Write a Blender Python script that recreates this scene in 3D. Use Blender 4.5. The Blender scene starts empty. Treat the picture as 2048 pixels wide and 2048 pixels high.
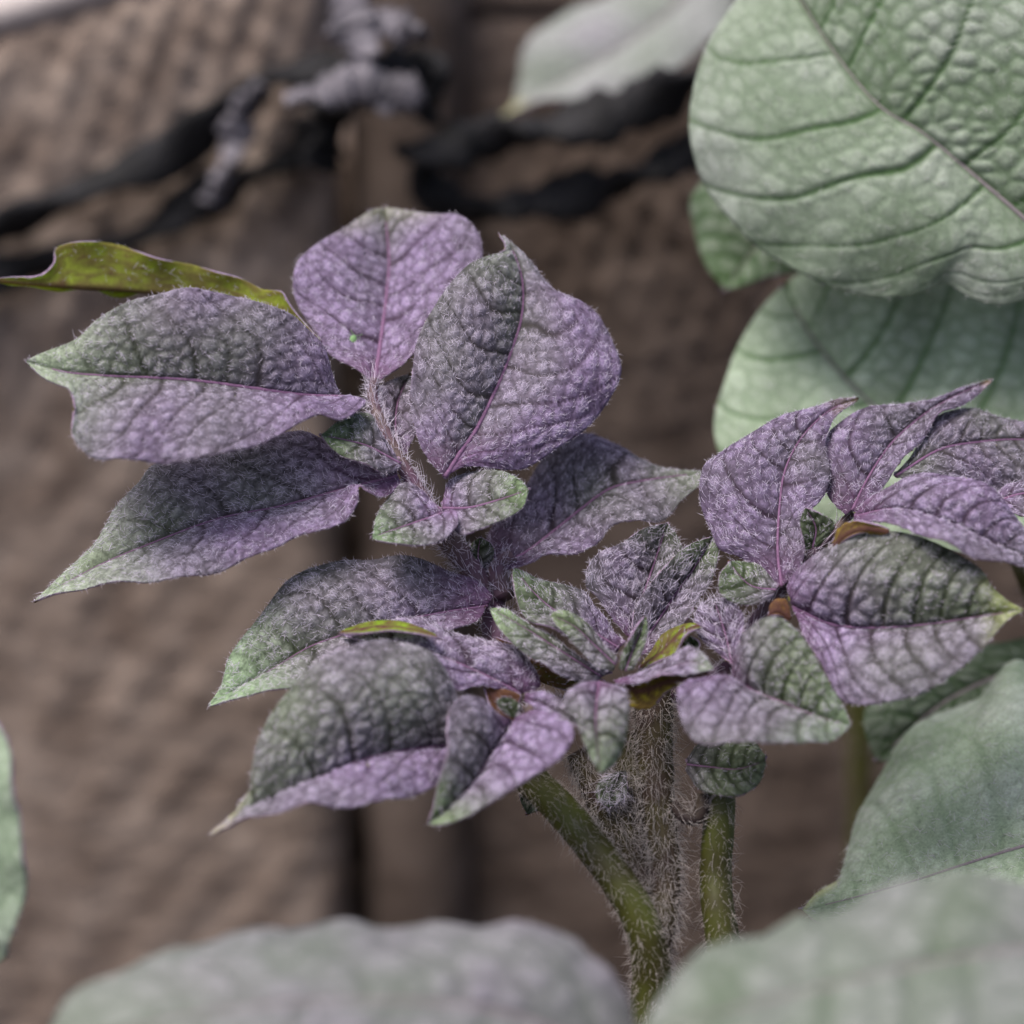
import bpy, math
import numpy as np

# ------------------------------------------------------------------ camera, sky, sun, exposure
SC = bpy.context.scene
LENS, SENSOR, D0 = 100.0, 36.0, 0.278          # 100 mm macro lens, focus 278 mm away (frame about 10 cm wide)
PITCH = math.radians(14)
FOCUS = np.array([0.0, 0.0, 0.125])
RIGHT = np.array([1.0, 0, 0]); FWD = np.array([0, math.cos(PITCH), -math.sin(PITCH)]); UP = np.array([0, math.sin(PITCH), math.cos(PITCH)])
CAM = FOCUS - FWD * D0
cam_data = bpy.data.cameras.new('camera'); cam = bpy.data.objects.new('camera', cam_data)
SC.collection.objects.link(cam); SC.camera = cam
cam.location = CAM; cam.rotation_euler = (math.pi / 2 - PITCH, 0, 0)
cam_data.lens = LENS; cam_data.sensor_width = SENSOR; cam_data.clip_start = 0.01; cam_data.clip_end = 500
cam_data.dof.use_dof = True; cam_data.dof.focus_distance = D0; cam_data.dof.aperture_fstop = 10.5; cam_data.dof.aperture_blades = 0

world = bpy.data.worlds.new('World'); SC.world = world; world.use_nodes = True
wn = world.node_tree.nodes; wl = world.node_tree.links
sky = wn.new('ShaderNodeTexSky'); sky.sky_type = 'NISHITA'; sky.sun_disc = False
SUN_EL, SUN_AZ = math.radians(65), math.radians(232)     # azimuth from +Y, clockwise towards +X: high on the left, a little behind the camera
sky.sun_elevation = SUN_EL; sky.sun_rotation = SUN_AZ
sky.air_density = 0.5; sky.dust_density = 4.0; sky.ozone_density = 0.6
wl.new(sky.outputs[0], wn['Background'].inputs[0]); wn['Background'].inputs[1].default_value = 0.10
sun_d = bpy.data.lights.new('sun', 'SUN'); sun_d.energy = 1.5; sun_d.angle = math.radians(28); sun_d.color = (1.0, 0.95, 0.9)
sun = bpy.data.objects.new('sun', sun_d); SC.collection.objects.link(sun)
sun.rotation_euler = (-(math.pi / 2 - SUN_EL), 0, -SUN_AZ)
SC.view_settings.view_transform = 'Standard'; SC.view_settings.look = 'None'
SC.view_settings.gamma = 1.0; SC.view_settings.use_curve_mapping = False
SC.view_settings.exposure = 1.08
SC.cycles.max_bounces = 5; SC.cycles.diffuse_bounces = 2; SC.cycles.transmission_bounces = 4; SC.cycles.glossy_bounces = 2
SC.render.resolution_x = SC.render.resolution_y = 1024

# ------------------------------------------------------------------ helpers
rng = np.random.default_rng(7)
MM = 0.001
# where each sketch of coordinates sits in the picture: (x0, y0, scale)
FR = {'A': (0, 0, .53), 'B': (1000, 0, .5424), 'C': (0, 380, .4348), 'D': (560, 380, .4451), 'E': (380, 1050, .4141),
      'F': (900, 1000, .3106), 'G': (1340, 720, .414), 'H': (950, 1400, .3364), 'I': (0, 1350, .6729), 'J': (1300, 1300, .3872), 'P': (0, 0, 1.0)}

def at(fr, x, y, n):
    """place in the garden of a sketched point that lies n millimetres in front of the plane of focus"""
    x0, y0, k = FR[fr]
    px = x0 + np.asarray(x, float) * k; py = y0 + np.asarray(y, float) * k
    xn = (px / 2048 - .5) * SENSOR / LENS; yn = (py / 2048 - .5) * SENSOR / LENS
    d = D0 - np.asarray(n, float) * MM
    return CAM + d[..., None] * (FWD + xn[..., None] * RIGHT - yn[..., None] * UP)

def nrm(a):
    return a / np.maximum(np.linalg.norm(a, axis=-1, keepdims=True), 1e-12)

def sstep(a, b, x):
    t = np.clip((x - a) / (b - a), 0, 1); return t * t * (3 - 2 * t)

def spline(pts, m, tension=.5):
    """centripetal-like Catmull-Rom through pts, resampled to m points of equal spacing"""
    p = np.asarray(pts, float)
    q = np.vstack([2 * p[0] - p[1], p, 2 * p[-1] - p[-2]])
    out = []
    t = np.linspace(0, 1, 14, endpoint=False)[:, None]
    for i in range(1, len(q) - 2):
        a, b, c, d = q[i - 1], q[i], q[i + 1], q[i + 2]
        m1 = (c - a) * tension; m2 = (d - b) * tension
        L = np.linalg.norm(c - b)
        for mm_ in (m1, m2):
            l = np.linalg.norm(mm_)
            if l > L: mm_ *= L / l
        out.append((2*t**3-3*t**2+1) * b + (t**3-2*t**2+t) * m1 + (-2*t**3+3*t**2) * c + (t**3-t**2) * m2)
    out = np.vstack(out + [p[-1:]])
    s = np.r_[0, np.cumsum(np.linalg.norm(np.diff(out, axis=0), axis=1))]
    u = np.linspace(0, s[-1], m)
    return np.stack([np.interp(u, s, out[:, k]) for k in range(out.shape[1])], 1)

def fast_mesh(name, verts, faces, mats, mat_index=None):
    """faces: list of (k, n) int arrays, n corners each"""
    me = bpy.data.meshes.new(name)
    v = np.asarray(verts, np.float32)
    me.vertices.add(len(v)); me.vertices.foreach_set('co', v.ravel())
    loops = np.concatenate([f.ravel() for f in faces]).astype(np.int32)
    tot = np.concatenate([np.full(len(f), f.shape[1], np.int32) for f in faces])
    start = np.r_[0, np.cumsum(tot)[:-1]].astype(np.int32)
    me.loops.add(len(loops)); me.loops.foreach_set('vertex_index', loops)
    me.polygons.add(len(tot)); me.polygons.foreach_set('loop_start', start)
    try: me.polygons.foreach_set('loop_total', tot)
    except Exception: pass
    if mat_index is not None: me.polygons.foreach_set('material_index', np.asarray(mat_index, np.int32))
    me.polygons.foreach_set('use_smooth', np.ones(len(tot), bool))
    for m in mats: me.materials.append(m)
    me.update(calc_edges=True)
    return me

def link(name, me, parent=None, kind=None):
    o = bpy.data.objects.new(name, me); SC.collection.objects.link(o)
    if parent is not None: o.parent = parent
    if kind: o['kind'] = kind
    return o

def thing(name, label, cat, loc, group=None):
    o = bpy.data.objects.new(name, None); SC.collection.objects.link(o); o.empty_display_size = .01
    o.location = loc; o['label'] = label; o['category'] = cat
    if group: o['group'] = group
    o['_at'] = [float(c) for c in loc]
    return o

def org(root):
    return np.array(root['_at'])

def wobble(x, y, seed, scale):
    """smooth low-frequency noise in about -1..1"""
    r = np.random.default_rng(seed); z = 0
    for k in range(6):
        a = r.uniform(0, 2 * math.pi); f = scale * r.uniform(.6, 1.8)
        z = z + np.sin((x * math.cos(a) + y * math.sin(a)) * f + r.uniform(0, 6.3))
    return z / 3.2

# ------------------------------------------------------------------ materials
def new_mat(name):
    m = bpy.data.materials.new(name); m.use_nodes = True
    return m, m.node_tree.nodes, m.node_tree.links, m.node_tree.nodes['Principled BSDF']

def leaf_material(name, attr='pig', color=None, transl=.18, sheen=.35, sheen_tint=(.85, .78, .95), dots=0.0, speck=.5, rough=.7, bump=.00006):
    m, N, L, bs = new_mat(name)
    tc = N.new('ShaderNodeTexCoord')
    if color is None:
        a = N.new('ShaderNodeAttribute'); a.attribute_name = attr; col = a.outputs['Color']
    else:
        a = N.new('ShaderNodeRGB'); a.outputs[0].default_value = (*color, 1); col = a.outputs[0]
    n1 = N.new('ShaderNodeTexNoise'); n1.inputs['Scale'].default_value = 2600; n1.inputs['Detail'].default_value = 3; n1.inputs['Distortion'].default_value = 1.5
    L.new(tc.outputs['Object'], n1.inputs['Vector'])
    mr = N.new('ShaderNodeMapRange'); mr.inputs['From Min'].default_value = .3; mr.inputs['From Max'].default_value = .7
    mr.inputs['To Min'].default_value = 1 - speck * .7; mr.inputs['To Max'].default_value = 1 + speck
    L.new(n1.outputs['Fac'], mr.inputs['Value'])
    mul = N.new('ShaderNodeVectorMath'); mul.operation = 'SCALE'; L.new(col, mul.inputs[0]); L.new(mr.outputs[0], mul.inputs['Scale'])
    col = mul.outputs[0]
    if dots > 0:
        vo = N.new('ShaderNodeTexVoronoi'); vo.inputs['Scale'].default_value = 900; L.new(tc.outputs['Object'], vo.inputs['Vector'])
        r2 = N.new('ShaderNodeMapRange'); r2.inputs['From Min'].default_value = .10; r2.inputs['From Max'].default_value = .2
        r2.inputs['To Min'].default_value = 1 - dots; r2.inputs['To Max'].default_value = 1
        L.new(vo.outputs['Distance'], r2.inputs['Value'])
        m2 = N.new('ShaderNodeVectorMath'); m2.operation = 'SCALE'; L.new(col, m2.inputs[0]); L.new(r2.outputs[0], m2.inputs['Scale']); col = m2.outputs[0]
    L.new(col, bs.inputs['Base Color'])
    bs.inputs['Roughness'].default_value = rough; bs.inputs['Specular IOR Level'].default_value = .3
    bs.inputs['Sheen Weight'].default_value = sheen; bs.inputs['Sheen Roughness'].default_value = .4; bs.inputs['Sheen Tint'].default_value = (*sheen_tint, 1)
    bp = N.new('ShaderNodeBump'); bp.inputs['Strength'].default_value = .7; bp.inputs['Distance'].default_value = bump
    L.new(n1.outputs['Fac'], bp.inputs['Height']); L.new(bp.outputs[0], bs.inputs['Normal'])
    if transl > 0:
        tr = N.new('ShaderNodeBsdfTranslucent'); g = N.new('ShaderNodeMix'); g.data_type = 'RGBA'; g.blend_type = 'MULTIPLY'; g.inputs['Factor'].default_value = 1
        L.new(col, g.inputs[6]); g.inputs[7].default_value = (1.3, 1.6, .5, 1); L.new(g.outputs[2], tr.inputs['Color'])
        mx = N.new('ShaderNodeMixShader'); mx.inputs[0].default_value = transl
        L.new(bs.outputs[0], mx.inputs[1]); L.new(tr.outputs[0], mx.inputs[2]); L.new(mx.outputs[0], N['Material Output'].inputs['Surface'])
    return m

M_TOP = leaf_material('leaf_upper_side', dots=.45, sheen=.10, speck=.6)
M_BIG = leaf_material('mature_leaf_upper_side', dots=.25, speck=.30, sheen=.08, sheen_tint=(.9, .95, .9))
M_TOPU = leaf_material('thin_leaf_upper_side', transl=.6, speck=.3)
M_UND = leaf_material('leaf_underside', attr='pig', transl=.55, sheen=.1, speck=.25, sheen_tint=(.8, .9, .5))
M_RIM = leaf_material('leaf_rim', color=(.26, .18, .27), transl=.1, sheen=.5)
M_RIBP = leaf_material('purple_midrib', color=(.17, .085, .165), transl=0, sheen=.3, speck=.3)
M_RIBG = leaf_material('grey_midrib', color=(.21, .18, .19), transl=0, sheen=.3, speck=.3)

def hair_material(name, col):
    m, N, L, bs = new_mat(name)
    bs.inputs['Base Color'].default_value = (*col, 1); bs.inputs['Roughness'].default_value = .45; bs.inputs['Specular IOR Level'].default_value = .5
    return m
M_HAIR = hair_material('lilac_plant_hair', (.76, .69, .83))
M_HAIRG = hair_material('pale_plant_hair', (.66, .66, .64))
M_HAIRS = hair_material('stem_hair', (.50, .45, .43))

def noisy(name, c1, c2, scale, rough=.85, bump=.0006, spec=.2, detail=5, c3=None):
    m, N, L, bs = new_mat(name)
    tc = N.new('ShaderNodeTexCoord'); n = N.new('ShaderNodeTexNoise'); n.inputs['Scale'].default_value = scale; n.inputs['Detail'].default_value = detail
    L.new(tc.outputs['Object'], n.inputs['Vector'])
    cr = N.new('ShaderNodeValToRGB'); cr.color_ramp.elements[0].position = .32; cr.color_ramp.elements[1].position = .68
    cr.color_ramp.elements[0].color = (*c1, 1); cr.color_ramp.elements[1].color = (*c2, 1)
    if c3: e = cr.color_ramp.elements.new(.5); e.color = (*c3, 1)
    L.new(n.outputs['Fac'], cr.inputs[0]); L.new(cr.outputs[0], bs.inputs['Base Color'])
    bs.inputs['Roughness'].default_value = rough; bs.inputs['Specular IOR Level'].default_value = spec
    bp = N.new('ShaderNodeBump'); bp.inputs['Strength'].default_value = .8; bp.inputs['Distance'].default_value = bump
    n2 = N.new('ShaderNodeTexNoise'); n2.inputs['Scale'].default_value = scale * 5; n2.inputs['Detail'].default_value = 4; L.new(tc.outputs['Object'], n2.inputs['Vector'])
    L.new(n2.outputs['Fac'], bp.inputs['Height']); L.new(bp.outputs[0], bs.inputs['Normal'])
    return m
M_STEM = noisy('olive_stem', (.045, .038, .010), (.080, .090, .015), 200, .55, .00005, .4, c3=(.060, .062, .010))
M_PET = noisy('purple_petiole', (.12, .055, .115), (.13, .095, .085), 260, .6, .00005, .3)
M_PETD = noisy('brown_olive_petiole', (.060, .038, .032), (.075, .066, .018), 260, .6, .00005, .3)
M_DARKPET = noisy('dark_petiole', (.035, .02, .025), (.06, .045, .03), 260, .6, .00005, .3)
M_SOIL = noisy('soil', (.020, .014, .010), (.060, .042, .030), 60, .95, .004)
M_PANEL = noisy('rough_brown_board', (.175, .131, .105), (.34, .272, .226), 130, .9, .0006, .15, c3=(.25, .195, .160))
M_RIMLIT = noisy('lit_board_rim', (.42, .37, .35), (.56, .50, .48), 120, .85, .0005, .2)  # light on the board's top edge put into a paler colour
M_SHADEP = noisy('shaded_brown_board', (.088, .064, .051), (.165, .126, .104), 130, .9, .0006, .15)  # board colour darkened to carry the shade of plants and recess
M_BATTEN = noisy('brown_post', (.085, .063, .051), (.165, .128, .108), 110, .9, .0006, .15)
M_STRAP = noisy('black_strap', (.005, .005, .0055), (.020, .0195, .022), 220, .7, .0004, .25)
M_STRAPG = noisy('grey_worn_strap', (.06, .056, .066), (.24, .222, .25), 160, .6, .0004, .3)

# ------------------------------------------------------------------ hairs
def hair_mesh(name, P, Dr, Bd, Ln, rad, mat):
    n = len(P); S = np.array([0, .38, .72])
    a1 = nrm(np.cross(Dr, rng.normal(size=(n, 3)))); a2 = nrm(np.cross(Dr, a1))
    V = np.empty((n, 10, 3))
    for k, s in enumerate(S):
        c = P + Ln[:, None] * (Dr * s + Bd * s * s); r = (rad * (1 - .55 * s))[:, None]
        for j in range(3):
            t = 2 * math.pi * j / 3
            V[:, k * 3 + j] = c + r * (a1 * math.cos(t) + a2 * math.sin(t))
    V[:, 9] = P + Ln[:, None] * (Dr + Bd)
    q = []; t = []
    for k in range(2):
        for j in range(3):
            q.append([k*3+j, k*3+(j+1) % 3, (k+1)*3+(j+1) % 3, (k+1)*3+j])
    for j in range(3): t.append([6+j, 6+(j+1) % 3, 9])
    off = (np.arange(n) * 10)[:, None, None]
    Q = (np.array(q)[None] + off).reshape(-1, 4); T = (np.array(t)[None] + off).reshape(-1, 3)
    return fast_mesh(name, V.reshape(-1, 3), [Q, T], [mat])

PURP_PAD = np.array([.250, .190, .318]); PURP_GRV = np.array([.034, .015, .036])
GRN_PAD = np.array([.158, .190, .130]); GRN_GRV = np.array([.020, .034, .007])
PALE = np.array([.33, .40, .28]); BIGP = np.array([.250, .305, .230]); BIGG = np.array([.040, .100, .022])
UND = np.array([.36, .43, .05]); UNDV = np.array([.16, .07, .06])

def leaf(root, fr, mid, left, right, nb=0, nt=0, bow=0, dl=0, dr=0, camber=.10, under=False, big=False,
         pur=(.9, .4, .1), tip=.5, tip0=.72, dark=1.0, nv=7, amp=.30, pitch=1.3, res=(84, 30), hair=4.0, hl=(.25, .68), hr=.018,
         rib=.33, name='leaflet', ripple=.35, label=None, tipcol=None, undcol=None, vc=1.0, tc=.72, tcr=None, pl=0, pr=0, thick=.22):
    """one leaflet: midrib and two margins from base to tip, in a sketch frame; depth (mm towards the camera) from base nb to tip nt"""
    seed = int(abs(mid[0][0]) * 7 + abs(mid[-1][1]) * 13 + len(left) * 101) % 99991
    r = np.random.default_rng(seed)
    if not big: nb, nt = nb * .82, nt * .82
    NU, NV = res
    u = np.linspace(0, 1, NU)
    def depth(off): return nb + (nt - nb) * u + bow * np.sin(np.pi * u) + off * np.sin(np.pi * np.clip(u, 0, 1)) ** .6
    def curve(pts, off):
        c = spline(pts, NU); return at(fr, c[:, 0], c[:, 1], depth(off))
    Mi, Le, Ri = curve(mid, 0), curve(left, dl), curve(right, dr)
    v = np.linspace(0, 1, NV + 1)
    cols = []
    for E, sgn in ((Le, -1), (Ri, 1)):
        vv = v[None, :, None]
        cols.append((Mi[:, None] * (1 - vv) + E[:, None] * vv))
    G = np.concatenate([cols[0][:, :0:-1], cols[1]], 1)            # NU x (2NV+1)
    SV = np.r_[-v[:0:-1], v]                                       # -1 left margin .. 0 midrib .. 1 right margin
    AV = np.abs(SV)[None, :].repeat(NU, 0); UU = u[:, None].repeat(len(SV), 1)
    # a consistent coarse normal, facing the camera unless the underside shows
    du = np.gradient(G, axis=0); dv = np.gradient(G, axis=1)
    Nn = nrm(np.cross(du, dv)); view = nrm(CAM - G)
    w = np.linalg.norm(np.cross(du, dv), axis=-1)
    s = np.sign(np.sum(w * np.sum(Nn * view, -1)))
    Nf = Nn * s                                                    # towards the camera
    top = -1.0 if under else 1.0
    wl = np.linalg.norm(Le - Mi, axis=1)[:, None]; wr = np.linalg.norm(Ri - Mi, axis=1)[:, None]
    HW = np.where(SV[None] < 0, wl, wr)
    def smooth(A, k=3):
        for _ in range(k):
            A = np.concatenate([A[:1], (A[:-2] + 2 * A[1:-1] + A[2:]) / 4, A[-1:]], 0)
        return A
    Ns = nrm(smooth(Nf, 6))
    G = G + Ns * (camber * HW * np.sin(np.pi * AV) * top)[..., None]
    # veins
    length = np.sum(np.linalg.norm(np.diff(Mi, axis=0), axis=1)) / MM
    X = UU * length; Y = SV[None] * HW / MM
    sl = .34
    A2 = sl * AV ** 1.7; uk = (UU - A2) / (1 - A2)
    ph = uk * nv + np.where(SV < 0, .0, .37)[None] + (.10 if big else .22) * wobble(X, Y, seed + 1, 2.2 / pitch * .35) + .3 * wobble(X * 0 + np.sign(SV)[None], uk * length, seed + 2, .35)
    dsec = np.abs(ph - np.floor(ph) - .5) / nv * length * .9
    sec = sstep(.05, .19 * pitch + .14, dsec + AV * .10)
    dm = np.abs(Y); secm = sstep(.05, .35 * pitch * .6 + .1, dm)
    W = max(np.max(np.abs(Y)), 1)
    gx = np.arange(-pitch, length + pitch, pitch); gy = np.arange(-W - pitch, W + pitch, pitch)
    S = np.stack(np.meshgrid(gx, gy), -1).reshape(-1, 2) + r.uniform(-.48, .48, (len(gx) * len(gy), 2)) * pitch
    Q = np.stack([X.ravel(), Y.ravel()], 1)
    F1 = np.empty(len(Q)); F2 = np.empty(len(Q)); CR = np.empty(len(Q)); cell = r.uniform(.62, 1.0, len(S))
    for a in range(0, len(Q), 4000):
        d = np.sqrt(((Q[a:a+4000, None] - S[None]) ** 2).sum(-1)); CR[a:a+4000] = cell[d.argmin(1)]; d.partition(1, axis=1); F1[a:a+4000] = d[:, 0]; F2[a:a+4000] = d[:, 1]
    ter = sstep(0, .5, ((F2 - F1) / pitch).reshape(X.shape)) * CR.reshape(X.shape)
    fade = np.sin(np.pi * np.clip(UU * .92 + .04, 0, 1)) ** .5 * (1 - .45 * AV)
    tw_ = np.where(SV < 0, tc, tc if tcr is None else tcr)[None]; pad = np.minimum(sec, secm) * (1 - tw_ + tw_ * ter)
    low = wobble(X, Y, seed, .45)
    G = G + Ns * (top * 1.2 * amp * MM * (pad * (.8 + .2 * low) - .5) * fade * (HW / np.max(HW) * .5 + .5))[..., None]
    G = G + Ns * (ripple * MM * AV ** 3 * np.sin(UU * length * .95 + np.sign(SV)[None] * 1.3 + seed) * np.sin(np.pi * UU))[..., None]
    # pigment, with the lit and shaded tone of each half painted in by pl, pr
    p = np.clip(pur[0] + (pur[1] - pur[0]) * UU + pur[2] * AV + .22 * low + np.where(SV < 0, pl, pr)[None] * sstep(0, .12, AV), 0, 1)[..., None]
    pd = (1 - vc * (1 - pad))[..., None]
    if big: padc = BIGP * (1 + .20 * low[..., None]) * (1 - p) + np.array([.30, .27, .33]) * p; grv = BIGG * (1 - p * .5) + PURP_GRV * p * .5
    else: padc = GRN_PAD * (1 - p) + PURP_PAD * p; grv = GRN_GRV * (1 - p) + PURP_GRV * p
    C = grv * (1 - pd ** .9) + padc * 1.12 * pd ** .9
    tp = (tip * sstep(tip0, 1.0, UU + .06 * low))[..., None]
    C = C * (1 - tp) + (np.array(tipcol) if tipcol is not None else PALE) * tp * (.6 + .4 * pd)
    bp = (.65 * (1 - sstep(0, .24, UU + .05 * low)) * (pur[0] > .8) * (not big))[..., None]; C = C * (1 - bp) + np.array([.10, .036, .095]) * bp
    C = C * dark
    if under: C = C * .25 + np.array([.42, .48, .16]) * .75
    uc = UND if undcol is None else np.array(undcol)
    CU = (UNDV * (1 - pd * .9) + uc * pd * .9) * (1 + .25 * low[..., None])
    eb = .1 if undcol is not None else .35; CU = CU * (1 - eb * AV[..., None] ** 4) + np.array([.26, .16, .06]) * eb * AV[..., None] ** 4
    # two skins and a rim
    du = np.gradient(G, axis=0); dv = np.gradient(G, axis=1); Nd = nrm(np.cross(du, dv)) * s * top     # top side normal
    o = org(root)
    n1, n2 = G.shape[:2]
    T = G - o; Bm = G - Nd * (thick * MM) - o
    idx = np.arange(n1 * n2).reshape(n1, n2)
    q = np.stack([idx[:-1, :-1], idx[1:, :-1], idx[1:, 1:], idx[:-1, 1:]], -1).reshape(-1, 4)
    if s * top < 0: q = q[:, ::-1]
    Ix = idx[::2] if n1 % 2 else np.concatenate([idx[::2], idx[-1:]]); Ix = Ix[:, ::2]
    q2 = np.stack([Ix[:-1, :-1], Ix[1:, :-1], Ix[1:, 1:], Ix[:-1, 1:]], -1).reshape(-1, 4) + n1 * n2
    if s * top > 0: q2 = q2[:, ::-1]
    bd = np.r_[idx[:, 0], idx[-1, 1:], idx[-2::-1, -1], idx[0, -2::-1]]
    rim = np.stack([bd[:-1], bd[1:], bd[1:] + n1 * n2, bd[:-1] + n1 * n2], 1)
    if s * top > 0: rim = rim[:, ::-1]
    mi = np.r_[np.zeros(len(q)), np.ones(len(q2)), np.full(len(rim), 2)]
    me = fast_mesh(name, np.concatenate([T.reshape(-1, 3), Bm.reshape(-1, 3)]), [q, q2, rim], [M_BIG if big else (M_TOPU if under else M_TOP), M_UND, M_RIM], mi)
    at_ = me.attributes.new('pig', 'FLOAT_COLOR', 'POINT')
    ca = np.ones((2 * n1 * n2, 4), np.float32); ca[:n1*n2, :3] = C.reshape(-1, 3); ca[n1*n2:, :3] = CU.reshape(-1, 3)
    at_.data.foreach_set('color', ca.ravel())
    lo = link(name, me, root)
    if label: lo['label'] = label
    # midrib, proud of the upper side
    if rib > 0:
        c = G[:, NV]; k = slice(0, int(NU * .93))
        rr = rib * .72 * MM * (1 - .75 * u)
        tb = tube_mesh('midrib', (c + Nd[:, NV] * (rr * .05)[:, None])[k][::2] - o, rr[k][::2], 8, M_RIBG if big else M_RIBP)
        link('midrib', tb, lo)
    # hairs on the shown side and along the margin
    if hair > 0:
        Gs = (G if not under else G - Nd * (thick * MM)); Nv = Nd if not under else -Nd
        A = np.linalg.norm(np.cross(Gs[1:, :-1] - Gs[:-1, :-1], Gs[:-1, 1:] - Gs[:-1, :-1]), axis=-1)
        nh = int(min((hair * 1.5 if not big else hair) * A.sum() / MM**2, 6500)); cdf = np.cumsum((A * (.05 + pad[:-1, :-1] ** 1.6)).ravel()); pick = np.searchsorted(cdf, rng.uniform(0, cdf[-1], nh))
        i, j = np.unravel_index(pick, A.shape); fu = rng.uniform(size=(nh, 1)); fv = rng.uniform(size=(nh, 1))
        P = Gs[i, j] * (1-fu) * (1-fv) + Gs[i+1, j] * fu * (1-fv) + Gs[i, j+1] * (1-fu) * fv + Gs[i+1, j+1] * fu * fv
        tu = nrm(Gs[i+1, j] - Gs[i, j]); tv = nrm(Gs[i, j+1] - Gs[i, j]) * np.sign(SV[j] + .001)[:, None]
        ang = rng.normal(0, .9, nh)[:, None]
        flat = nrm(tu * np.cos(ang) + tv * (np.sin(ang) + .35))
        Dr = nrm(Nv[i, j] * rng.uniform(.2, .8, (nh, 1)) + flat * .9)
        Bd = flat * rng.uniform(.0, .3, (nh, 1)) - Nv[i, j] * rng.uniform(.1, .55, (nh, 1)) + rng.normal(0, .28, (nh, 3))
        # margin fringe
        bi = np.r_[[(a, 0) for a in range(2, n1)], [(a, n2 - 1) for a in range(2, n1)]]
        bl = length * 2.3; nf = int(bl * 3.0 * min(1, hair / 3)); f = rng.integers(0, len(bi), nf); bi = bi[f]
        inn = np.where(bi[:, 1] == 0, 1, n2 - 2)
        outw = nrm(Gs[bi[:, 0], bi[:, 1]] - Gs[bi[:, 0], inn])
        jit = rng.uniform(-.5, .5, (nf, 1)) * (Gs[bi[:, 0], bi[:, 1]] - Gs[bi[:, 0] - 1, bi[:, 1]])
        P = np.concatenate([P, Gs[bi[:, 0], bi[:, 1]] + jit]); dN = Nv[bi[:, 0], bi[:, 1]]
        Dr = np.concatenate([Dr, nrm(outw + dN * rng.uniform(-.4, .8, (nf, 1)) + rng.normal(0, .45, (nf, 3)))])
        Bd = np.concatenate([Bd, rng.normal(0, .3, (nf, 3))])
        Ln = np.r_[rng.uniform(*hl, nh), rng.uniform(hl[0] * .4, hl[1] * .6, nf)] * MM
        hm = hair_mesh('leaf_hairs', P - o, Dr, Bd, Ln, hr * MM * rng.uniform(.7, 1.2, len(P)), M_HAIRG if big else M_HAIR)
        link('leaf_hairs', hm, lo, 'stuff')
    return lo

def tube_mesh(name, C, R, sides, mat, flat=1.0, twist=None, rough=0.0, seed=1):
    C = np.asarray(C); n = len(C); R = np.broadcast_to(np.asarray(R, float), (n,))
    T = nrm(np.gradient(C, axis=0))
    a = np.empty_like(C); ref = np.array([0, 0, 1.0]) if abs(T[0, 2]) < .9 else np.array([1.0, 0, 0])
    a[0] = nrm(np.cross(T[0], ref))
    for k in range(1, n):
        x = a[k-1] - T[k] * np.dot(a[k-1], T[k]); a[k] = x / max(np.linalg.norm(x), 1e-9)
    b = np.cross(T, a)
    th = np.linspace(0, 2 * math.pi, sides, endpoint=False)
    tw = np.zeros(n) if twist is None else np.asarray(twist)
    rj = 1 + rough * np.random.default_rng(seed).normal(size=(n, sides))
    ca, sa = np.cos(th)[None], np.sin(th)[None] * flat
    xx = ca * np.cos(tw)[:, None] - sa * np.sin(tw)[:, None]; yy = ca * np.sin(tw)[:, None] + sa * np.cos(tw)[:, None]
    V = C[:, None] + (R[:, None] * rj)[..., None] * (xx[..., None] * a[:, None] + yy[..., None] * b[:, None])
    idx = np.arange(n * sides).reshape(n, sides); nx = np.roll(idx, -1, 1)
    q = np.stack([idx[:-1], nx[:-1], nx[1:], idx[1:]], -1).reshape(-1, 4)
    cap = [idx[0][::-1][None], idx[-1][None]]
    return fast_mesh(name, V.reshape(-1, 3), [q] + cap, [mat])

def stem(root, pts, rad, mat, name='stem', hair=3.0, hl=(.8, 1.8), hr=.030, m=60, label=None, hmat=None):
    """pts: world points; rad in mm (list or number)"""
    r = spline(np.c_[np.asarray(pts), np.interp(np.linspace(0, 1, len(pts)), np.linspace(0, 1, len(np.atleast_1d(rad))), np.atleast_1d(rad)) * MM], m)
    C, R = r[:, :3], r[:, 3]; o = org(root)
    so = link(name, tube_mesh(name, C - o, R, 18, mat, rough=.018, seed=m), root)
    if label: so['label'] = label
    if hair > 0:
        L = np.sum(np.linalg.norm(np.diff(C, axis=0), axis=1)); nh = int(hair * L * 2 * math.pi * R.mean() / MM**2)
        i = rng.integers(0, m - 1, nh); f = rng.uniform(size=(nh, 1)); c = C[i] * (1-f) + C[i+1] * f
        T = nrm(C[i+1] - C[i]); d = rng.normal(size=(nh, 3)); d = nrm(d - T * np.sum(d * T, -1, keepdims=True))
        P = c + d * (R[i] * .97)[:, None]
        Dr = nrm(d + T * rng.normal(.2, .5, (nh, 1)) + rng.normal(0, .25, (nh, 3)))
        Bd = T * rng.normal(.25, .45, (nh, 1)) + rng.normal(0, .3, (nh, 3)) - d * .25
        hm = hair_mesh('stem_hairs', P - o, Dr, Bd, rng.uniform(*hl, nh) * MM, hr * MM * rng.uniform(.7, 1.2, nh), hmat or (M_HAIR if mat is M_PET else M_HAIRS))
        link('stem_hairs', hm, so, 'stuff')
    return so

def W(fr, *pts):
    p = np.array(pts, float); return at(fr, p[:, 0], p[:, 1], p[:, 2])

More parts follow.
